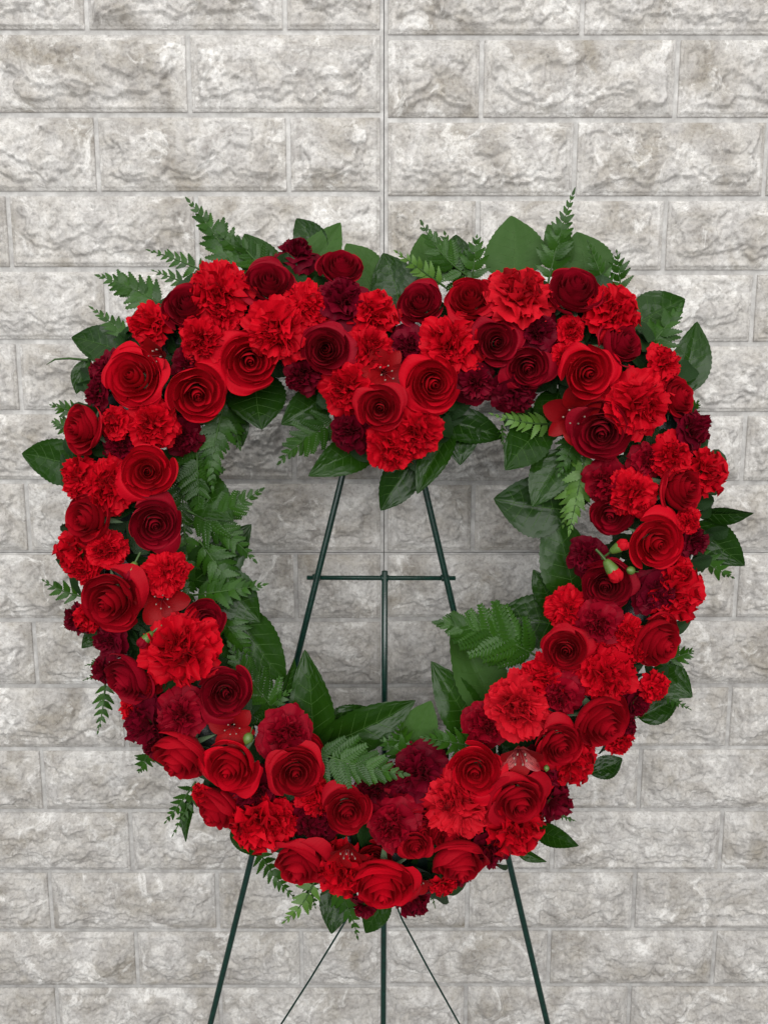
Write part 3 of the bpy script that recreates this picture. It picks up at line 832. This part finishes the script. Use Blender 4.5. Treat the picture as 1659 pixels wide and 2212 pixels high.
LEAVES = [
(262, 762, 150, 724, 84, -.2, 'leaf', 'rounded green leaf at the upper left edge under fern', 10),
(192, 780, 164, 850, 42, -.6, 'leaf', 'small glossy leaf behind burgundy carnation at the left edge', 20),
(172, 1012, 42, 981, 96, 0, 'leaf', 'pointed green leaf sticking out of the left edge', -12),
(590, 610, 528, 498, 82, -.8, 'leaf', 'rounded leaf behind fern at the top of the left lobe', 8),
(655, 600, 736, 477, 88, -.7, 'leafdull', 'tall broad leaf behind the lone burgundy carnation', -6),
(806, 632, 748, 524, 86, -1, 'leafdull', 'broad leaf right of the topmost left lobe rose', 6),
(860, 652, 826, 545, 98, -.4, 'leaf', 'crinkled broad leaf at the top of the dip', -5),
(934, 608, 914, 500, 84, -1, 'leafdull', 'upright leaf behind the fern right of the dip', 6),
(1106, 592, 1104, 462, 128, -1, 'leafdull', 'tallest broad leaf behind the large rosy carnation', 0),
(1222, 572, 1182, 484, 60, -1.2, 'leafdull', 'narrow leaf tip behind the tall fern frond', 0),
(1262, 612, 1246, 499, 118, -1, 'leafdull', 'broad leaf behind the big dark rose, right lobe', 5),
(1372, 702, 1484, 636, 96, -.4, 'leaf', 'wide glossy leaf at the upper right edge', -14),
(1472, 836, 1510, 692, 84, -.3, 'leaf', 'upright glossy leaf behind the lone scarlet carnation', 12),
(1508, 1108, 1626, 1113, 44, -.2, 'leaf', 'folded narrow leaf pointing right from the right edge', 40),
(1512, 1138, 1610, 1224, 82, -.4, 'leaf', 'broad pointed leaf on the right edge below the folded one', 0),
(1418, 1448, 1492, 1504, 76, -.5, 'leaf', 'leaf behind the small scarlet carnation at the lower right', 0),
(1385, 1545, 1470, 1500, 60, -.9, 'leaf', 'lower leaf behind the small scarlet carnation, lower right', 0),
(1280, 1668, 1344, 1638, 48, -.5, 'leaf', 'small leaf at the lower right edge under scarlet carnation', 0),
(1160, 1790, 1246, 1826, 44, -.4, 'leaf', 'pointed leaf at the bottom right edge above the smaller one', 0),
(1118, 1836, 1178, 1867, 24, -.4, 'leaf', 'small pointed leaf beside the right easel leg', 30),
(738, 1912, 716, 2018, 72, -.5, 'leaf', 'hanging leaf under the bottom left of the lowest rose', 0),
(838, 1935, 788, 2018, 56, -.8, 'leaf', 'hanging leaf behind the centre easel leg at the bottom', 0),
(505, 1800, 566, 1850, 34, -1, 'leaf', 'dark leaf edge above the left easel leg', 0),
(412, 1728, 394, 1814, 28, -.6, 'leaf', 'narrow leaf hanging at the lower left edge', 35),
(215, 1365, 178, 1400, 36, -.6, 'leaf', 'little leaf at the left edge beside burgundy carnation', 0),
(556, 812, 566, 924, 124, .2, 'leaf', 'broad dark leaf under the wide bright rose, inner left lobe', 0),
(500, 880, 522, 964, 70, -.3, 'leaf', 'dark leaf below the left lobe behind glossy fern', 10),
(706, 852, 612, 914, 80, -.1, 'leaf', 'dark leaf under the burgundy carnation of the inner left lobe', 0),
(792, 970, 672, 1024, 80, .4, 'leaf', 'oval leaf at the left below the dip', 5),
(900, 988, 824, 1103, 82, .6, 'leaf', 'pointed leaf hanging lowest below the dip', -8),
(968, 940, 900, 1062, 66, .8, 'leaf', 'long leaf right of the lowest leaf below the dip', 14),
(956, 908, 1090, 942, 74, .9, 'leaf', 'dark curled leaf along the inner edge right of the dip', -8),
(1000, 910, 994, 1000, 84, .1, 'leaf', 'leaf tip showing under the curled leaf right of the dip', 0),
(1176, 920, 1094, 1012, 92, 1.1, 'leaf', 'wet shining leaf below the open lily', 0),
(1218, 985, 1150, 1092, 88, .9, 'leaf', 'leaf beside pale fern on the inner right', 6),
(1212, 1100, 1070, 1078, 132, .3, 'leaf', 'big round dark leaf reaching into the heart from the right', 0),
(1236, 1276, 1184, 1095, 112, .8, 'leaf', 'long ribbed leaf on the inner right side', -8),
(1196, 1318, 1152, 1232, 54, .2, 'leaf', 'small oval leaf on the inner right below the ribbed one', 0),
(1204, 1352, 1062, 1338, 112, .3, 'leaf', 'broad crinkled leaf on the inner right behind a fern', 0),
(1070, 1535, 984, 1340, 108, .2, 'leafdull', 'large leaf under the fern on the inner lower right', 10),
(1014, 1575, 936, 1434, 92, .7, 'leaf', 'ribbed pointed leaf on the lower inner right', 4),
(882, 1614, 930, 1516, 80, .5, 'leafdull', 'pale green leaf at the bottom of the opening', 0),
(704, 1606, 898, 1520, 96, 1.0, 'leaf', 'long smooth leaf lying across the bottom of the opening', 18),
(712, 1565, 800, 1530, 52, .3, 'leaf', 'dark leaf half hidden behind the long smooth leaf', 0),
(676, 1600, 655, 1412, 96, 1.1, 'leaf', 'tall upright leaf in front of the left easel leg', -10),
(606, 1520, 640, 1424, 30, .5, 'leaf', 'narrow dark leaf left of the tall upright leaf', 40),
(516, 1330, 620, 1476, 100, .3, 'leaf', 'broad leaf on the lower inner left above the upright leaf', 0),
(470, 1252, 556, 1342, 100, .4, 'leaf', 'glossy leaf on the inner left beside the small dark rose', 8),
(424, 1250, 540, 1136, 104, .6, 'leaf', 'glossy ribbed leaf reaching into the heart from the left', 0),
(412, 990, 466, 1088, 80, .2, 'leaf', 'dark leaf behind hanging ferns on the inner left', 0),
(430, 1045, 500, 1120, 88, .1, 'leaf', 'dark leaf behind fern on the inner left above the ribbed leaf', 0),
(440, 1370, 545, 1440, 90, 0, 'leaf', 'dark leaf behind fern on the lower inner left', 0),
(1260, 1080, 1180, 1010, 90, .1, 'leaf', 'dark leaf behind the hanging pale fern, inner right', 0),
(690, 560, 640, 470, 70, -1.1, 'leaf', 'dark leaf tip behind the lone burgundy carnation, top', 0),
(980, 590, 985, 505, 80, -1.2, 'leaf', 'dark leaf behind the bowed fern, right of the dip', 0),
(1205, 850, 1172, 960, 84, .3, 'leaf', 'dark leaf filling the gap left of the open lily', 0),
(1100, 885, 1170, 930, 70, .3, 'leaf', 'dark leaf under the inner edge of the right lobe', 0),
(960, 1640, 880, 1590, 70, .0, 'leaf', 'shaded leaf above the wide burgundy carnation, low middle', 0),
]
for a in LEAVES:
    salal(*a[:7], a[7], a[8])

# ------------------------------------------------------------------ ferns
def pinna_mesh(var, m):
    """one leaflet, foot at the origin, tip at +Y, toothed lobes"""
    g = random.Random(900 + var)
    n = 8
    V, Fc = [], []
    for i in range(n + 1):
        t = i / n
        wv = (.25 * (1 - t) ** .8 + .014) * (.5 + .5 * min(1, t * 4.5))
        z = .04 * math.sin(math.pi * t) - .10 * t * t
        V += [(0, t, z), (-wv * .84, t + .01, z + .004), (wv * .84, t + .01, z + .004),
              (-wv * g.uniform(.98, 1.14), t + .085, z - .004), (wv * g.uniform(.98, 1.14), t + .085, z - .004)]
    for i in range(n):
        a, b = 5 * i, 5 * i + 5
        Fc += [(a, b, b + 1, a + 1), (a, a + 2, b + 2, b)]
        Fc += [(a + 1, b + 1, a + 3), (a + 2, a + 4, b + 2)]
    e = 5 * n
    V.append((0, 1.06, -.11)); Fc += [(e, len(V) - 1, e + 1), (e, e + 2, len(V) - 1)]
    me = bpy.data.meshes.new('pinna'); me.from_pydata(V, [], Fc)
    uv = me.uv_layers.new(name='UVMap')
    for l in me.loops: uv.data[l.index].uv = (V[l.vertex_index][0] * 1.5 + .5, V[l.vertex_index][1])
    for p in me.polygons: p.use_smooth = True
    me.materials.append(M[m])
    return me
def feather_mesh(var, m):
    """one leaflet of a broad frond, itself cut into small lobes along its midrib"""
    g = random.Random(950 + var)
    V, Fc = [(-.012, 0, 0), (.012, 0, 0), (0, 1, -.08)], [(0, 1, 2)]
    n = 10
    for i in range(n):
        t = .04 + .90 * i / n
        z = .04 * math.sin(math.pi * t) - .10 * t * t
        l_ = (.20 * (1 - t) ** .7 + .03) * (.7 + .3 * min(1, t * 5))
        for sg in (-1, 1):
            k = len(V); l2 = l_ * g.uniform(.9, 1.1); h = .046
            V += [(0, t - h * .6, z), (sg * l2 * .45, t + l2 * .18 - h, z + .010), (sg * l2 * .85, t + l2 * .50 - h * .7, z), (sg * l2, t + l2 * .72, z - .012), (sg * l2 * .6, t + l2 * .45 + h * .8, z + .008), (0, t + h * .9, z)]
            f = [k, k + 1, k + 2, k + 3, k + 4, k + 5]
            Fc.append(tuple(f if sg > 0 else f[::-1]))
    me = bpy.data.meshes.new('pinna'); me.from_pydata(V, [], Fc)
    uv = me.uv_layers.new(name='UVMap')
    for l in me.loops: uv.data[l.index].uv = (V[l.vertex_index][0] * 1.5 + .5, V[l.vertex_index][1])
    me.materials.append(M[m])
    return me
PT = {}
nfr = 0
def fern(bx, by, tx_, ty_, wd, lift, m, label, bend=0, dens=1.0):
    """frond from foot to tip, wd: full width; bend: sideways bow of the stalk in grid units"""
    global nfr
    nfr += 1
    g = random.Random(nfr * 77)
    yb = yw((by + ty_) / 2) - .010 - lift * .01
    b, t_ = at(bx, by, yb), at(tx_, ty_, yb + g.uniform(-.012, .006))
    Y = t_ - b; L = Y.length; Yn = Y.normalized()
    X = Yn.cross((CAM - b).normalized()).normalized(); Z = X.cross(Yn)
    rot = Matrix((X, Yn, Z)).transposed().to_4x4() @ Matrix.Rotation(g.uniform(-.3, .3), 4, 'Y')
    s = mpp(by, yb)
    t = thing('fern_frond', label, 'fern frond', Matrix.Translation(b) @ rot, 'fern fronds around the flowers')
    W, bd = wd * s, bend * s
    kd = (nfr % 5, m, wd >= 88)
    if kd not in PT: PT[kd] = [(feather_mesh if wd >= 88 else pinna_mesh)(nfr % 5 + 10 * j, m) for j in range(2)]
    arch = g.uniform(-.06, .10) * L
    def on(q): return Vector((bd * 4 * q * (1 - q), L * q, arch * 4 * q * (1 - q)))
    rp = [on(q) for q in np.linspace(-.12, 1, 12)]
    link('stalk', join_grids('stalk', [tube_grid(rp, list(np.linspace(.0011, .0003, 12)), 5)], M['rachis']), t)
    n = max(5, int(L / s / (15.5 if wd < 88 else 12 + wd * .06) * dens))
    for i in range(n):
        q = .03 + .93 * (i / n) ** .95
        p = on(q); d = (on(min(1, q + .02)) - on(q - .02)).normalized()
        ln = max(.16, (1 - q) ** .80) * W * .76 * (1 if q > .12 else .8)
        base = math.atan2(-d.x, d.y)
        for sg in (-1, 1):
            a = base - sg * (R_(58) - R_(30) * q + g.uniform(-.12, .12))
            l_ = ln * g.uniform(.85, 1.12)
            mw = Matrix.Translation(p + Vector((0, g.uniform(-.0008, .0008), 0))) @ Matrix.Rotation(a, 4, 'Z') @ Matrix.Rotation(sg * g.uniform(-.1, .28), 4, 'Y') @ Matrix.Rotation(g.uniform(-.3, .2), 4, 'X') @ Matrix.Diagonal((l_ * (1.0 + .5 * q), l_, l_, 1))
            link('pinna', PT[kd][(i + (sg > 0)) % 2], t, mw)
    mw = Matrix.Translation(on(.93)) @ Matrix.Rotation(math.atan2(-(on(1) - on(.9)).x, (on(1) - on(.9)).y), 4, 'Z') @ Matrix.Diagonal((W * .22, L * .09, L * .09, 1))
    link('pinna', PT[kd][0], t, mw)

FERNS = [
(506, 578, 402, 427, 84, .2, 'fern', 'fern frond standing highest at the top of the left lobe', 6),
(345, 655, 207, 594, 82, .1, 'fern', 'fern frond spreading left from the upper left shoulder', 6),
(440, 585, 318, 540, 50, 0, 'fern', 'thin fern tip left of the large top left carnation', 0),
(412, 615, 328, 583, 44, .3, 'fern', 'short fern tip above the upper left dark rose', 0),
(300, 760, 194, 662, 62, .4, 'fern', 'fern frond over the rounded leaf at the upper left', 6),
(590, 600, 508, 512, 92, .2, 'fern', 'fern sprig behind the dark rose, top of the left lobe', 0),
(1016, 600, 908, 476, 96, .3, 'fern', 'bowed fern frond right of the dip', -14),
(950, 612, 852, 541, 56, .6, 'fernl', 'yellowish fern frond pointing to the dip', 0),
(1020, 600, 1030, 508, 70, .5, 'fern', 'upright fern sprig left of the large rosy carnation', 0),
(1186, 600, 1241, 408, 74, .4, 'fern', 'tallest fern frond at the top of the right lobe', -4),
(1310, 624, 1268, 518, 52, .1, 'fern', 'fern sprig behind the big dark rose, right lobe', 0),
(1340, 622, 1331, 540, 56, .1, 'fern', 'short fern tip at the top right above scarlet carnation', 0),
(1390, 760, 1472, 655, 84, .5, 'fern', 'fern frond over the wide glossy leaf, upper right', 6),
(1410, 800, 1386, 712, 60, .5, 'fern', 'fern sprig between dark rosebud and lone scarlet carnation', 0),
(165, 890, 108, 874, 42, .1, 'fern', 'small fern tip at the left edge above the crimson rose', 0),
(160, 925, 112, 912, 46, -.1, 'fern', 'small dark fern tip at the left edge behind the crimson rose', 0),
(168, 1286, 92, 1252, 50, .1, 'fern', 'small fern tip at the left edge beside the large crimson rose', -4),
(236, 1446, 180, 1470, 30, .6, 'fern', 'lower fern tip over the burgundy carnation, left edge', 0),
(228, 1428, 184, 1438, 24, .6, 'fern', 'upper fern tip over the burgundy carnation, left edge', 0),
(228, 1478, 211, 1586, 50, .2, 'fern', 'fern tip hanging down at the lower left edge', -3),
(320, 1630, 300, 1670, 46, -.2, 'fern', 'fern sprig below the lower left burgundy carnations', 0),
(416, 1700, 356, 1778, 48, .1, 'fern', 'fern frond hanging at the lower left edge left of the small carnation', 0),
(418, 1720, 372, 1808, 36, -.1, 'fern', 'second fern tip hanging left of the narrow leaf, lower left', 0),
(562, 1842, 648, 1950, 50, .1, 'fern', 'loose fern sprig right of the left easel leg', 6),
(676, 1912, 610, 1994, 58, .3, 'fernl', 'pale fern sprig hanging left of the bottom point', -6),
(668, 1905, 682, 1962, 40, .2, 'fern', 'short fern tip beside the pale sprig at the bottom', 0),
(728, 1920, 773, 2030, 62, .6, 'fern', 'fern tip hanging lowest at the bottom point', -6),
(926, 1900, 940, 1962, 26, .1, 'fern', 'tiny fern tip beside the thick bud at the bottom', 0),
(722, 912, 600, 1004, 92, .5, 'fern', 'fern frond pointing left below the dip', 8),
(484, 880, 460, 1062, 84, .9, 'fern', 'glossy fern frond hanging inside the left lobe', 8),
(490, 850, 520, 972, 76, .9, 'fern', 'fern frond hanging behind the inner left bright rose', 0),
(425, 950, 432, 1130, 104, .8, 'fern', 'dense hanging fern at the inner left edge', 0),
(392, 1010, 400, 1190, 92, .3, 'fern', 'dark fern behind the dense hanging one, inner left', 0),
(425, 1128, 571, 1054, 98, .9, 'fern', 'fern frond reaching up right from the inner left edge', 5),
(424, 1112, 555, 1216, 90, 1.0, 'fern', 'fern frond over the glossy ribbed leaf, inner left', -8),
(400, 1160, 412, 1330, 76, .6, 'fern', 'fern frond beside the small round scarlet carnation', 0),
(430, 1284, 579, 1262, 76, 1.0, 'fern', 'fern frond pointing right from the inner left edge', 4),
(474, 1325, 540, 1414, 84, .8, 'fern', 'fern frond right of the small dark rose, inner left', 0),
(604, 1548, 492, 1386, 112, .7, 'fern', 'fern frond leaning left over the broad lower left leaf', -6),
(545, 1560, 630, 1490, 70, .6, 'fern', 'fern sprig beside the lower left dark rose', 0),
(692, 1628, 884, 1674, 112, 4.2, 'fern', 'fern frond lying right across the low middle', 4),
(886, 1632, 822, 1598, 74, 1.0, 'fern', 'fern sprig below the long smooth leaf, low middle', 0),
(868, 1625, 866, 1560, 60, .8, 'fern', 'fern tip in front of the pale green leaf', 0),
(1020, 1612, 908, 1592, 72, 1.2, 'fern', 'dark fern frond above the lower inner right bright rose', 0),
(1150, 1412, 935, 1344, 158, 1.2, 'fern', 'widest fern frond reaching into the heart from the right', 12, 1.35),
(1182, 916, 1056, 893, 58, 1.6, 'fernl', 'pale fern frond along the inner edge of the right lobe', -8),
(1264, 984, 1228, 1156, 78, 1.4, 'fernl', 'pale fern hanging on the inner right side', 0),
(1240, 1040, 1215, 1140, 60, 1.2, 'fernl', 'pale fern sprig behind the hanging one, inner right', 0),
(405, 930, 392, 1075, 90, .5, 'fern', 'fern frond tucked behind the bright rose, inner left', 0),
(440, 1180, 520, 1290, 84, .7, 'fern', 'fern sprig crossing the glossy ribbed leaf, inner left', 0),
(452, 1400, 560, 1500, 92, .5, 'fern', 'fern frond behind the lower left dark rose', 0),
(560, 585, 470, 500, 70, -.1, 'fern', 'dark fern behind the rounded leaf, top of the left lobe', 0),
(985, 605, 960, 500, 80, .1, 'fern', 'fern sprig behind the bowed frond right of the dip', 0),
(1250, 930, 1205, 1030, 70, .9, 'fern', 'fern sprig under the dark open rose, inner right', 0),
(1084, 925, 1090, 978, 22, 1.2, 'fern', 'tiny fern tip beside the wet shining leaf', 0),
(1500, 1200, 1584, 1248, 58, .2, 'fern', 'fern tip under the broad pointed leaf, right edge', 0),
(1448, 1424, 1498, 1406, 50, -.1, 'fern', 'leafy fern tip at the right edge beside the right-facing rose', 0),
(1440, 1506, 1493, 1534, 28, .3, 'fern', 'fern tip below the small scarlet carnation, lower right edge', 0),
(1482, 895, 1510, 866, 36, -.2, 'fern', 'small fern tip above the upper right burgundy carnation', 0),
(1212, 1762, 1244, 1774, 18, .1, 'fern', 'tiny fern tip beside burgundy carnation, bottom right edge', 0),
]
for a in FERNS: fern(*a)

# a single curved grass blade at the left
gp = [at(190, 778, yw(780) - .005), at(150, 774, yw(780) - .012), at(120, 776, yw(780) - .014), at(101, 788, yw(780) - .012)]
me = join_grids('grass_blade', [tube_grid(gp, [.0012, .001, .0008, .0002], 5)], M['rachis'])
o = link('grass_blade', me); o['label'] = 'thin curved grass blade sticking out at the upper left edge'; o['category'] = 'grass blade'

# ------------------------------------------------------------------ leaf filler pressed round the form, seen only in the gaps
g = random.Random(5)
Ps, uvs = [], []
P0, _, uv0 = blade(1)
P0, uv0 = P0[::3, ::2], uv0[::3, ::2]
for i in range(760):
    k = g.randrange(len(HC)); x, y = HC[k]
    a = g.uniform(0, 6.28); r = 132 * math.sqrt(g.random())
    px, py = x + r * math.cos(a), y + r * math.sin(a)
    q, o_ = ridge(px, py)
    if q > 112: continue
    base = at(px, py, yw(py) - .012 - .022 * math.sqrt(max(0, 1 - (q / 124) ** 2)) + g.uniform(-.006, .004))
    ax = Vector((g.uniform(-.8, .8) + o_[0] * .5, -1, g.uniform(-.8, .8) - o_[1] * .5)).normalized()
    L = g.uniform(.022, .040)
    mw = np.array(Matrix.Translation(base) @ frame(ax, g.uniform(0, 6.28)) @ Matrix.Diagonal((L * .6, L, L, 1)) @ Matrix.Translation((0, -.5, 0)))
    Ps.append(P0 @ mw[:3, :3].T + mw[:3, 3]); uvs.append(uv0)
me = join_grids('filler_foliage', Ps, M['fill'], uvs)
o = link('filler_foliage', me); o['kind'] = 'stuff'
o['label'] = 'dark leaves packed between the flower heads'; o['category'] = 'foliage'

# ------------------------------------------------------------------ easel of green metal rods
def ye(py): return -.112 - .020 * (py - 1100) / 1100
def rod(name, pts, r, parent, label=None):
    me = join_grids(name, [capped([Vector(p) - parent.location for p in pts], r, 14)], M['metal'])
    o = link(name, me, parent)
    if label: o['label'] = label
    return o
foot = at(829.5, 2800, ye(2800))
ez = thing('easel', 'dark green metal rod easel standing behind the wreath', 'easel', Matrix.Translation(foot))
def P_(x, y, dy=0): return at(x, y, ye(y) + dy)
rod('leg', [P_(788, 835), P_(738, 1035), P_(640, 1430), P_(544, 1852), P_(455, 2212), P_(350, 2640)], .0031, ez)
rod('leg', [P_(866, 835), P_(918, 1055), P_(985, 1340), P_(1098, 1855), P_(1182, 2212), P_(1284, 2640)], .0031, ez)
rod('leg', [P_(831, 1234, .004), P_(830.5, 1520, .006), P_(829, 1990, .010), P_(828, 2212, .014), P_(827, 2640, .03)], .0030, ez)
rod('crossbar', [P_(664, 1248, .0058), P_(983, 1249, .0058)], .0023, ez)
for x, y, d in ((684, 1248, .003), (831, 1249, .005), (961, 1249, .003)):
    c = P_(x, y, d)
    rod('weld', [c + Vector((-.0032, 0, 0)), c + Vector((-.001, .0006, .0004)), c + Vector((.0034, 0, -.0003))], .0036, ez)
for pts in ([(800, 1900), (730, 2017), (672, 2112), (608, 2212), (520, 2350)], [(836, 1905), (868, 1985), (925, 2092), (992, 2212), (1070, 2350)]):
    rod('brace_wire', [P_(x, y, .012) for x, y in pts], .0010, ez)
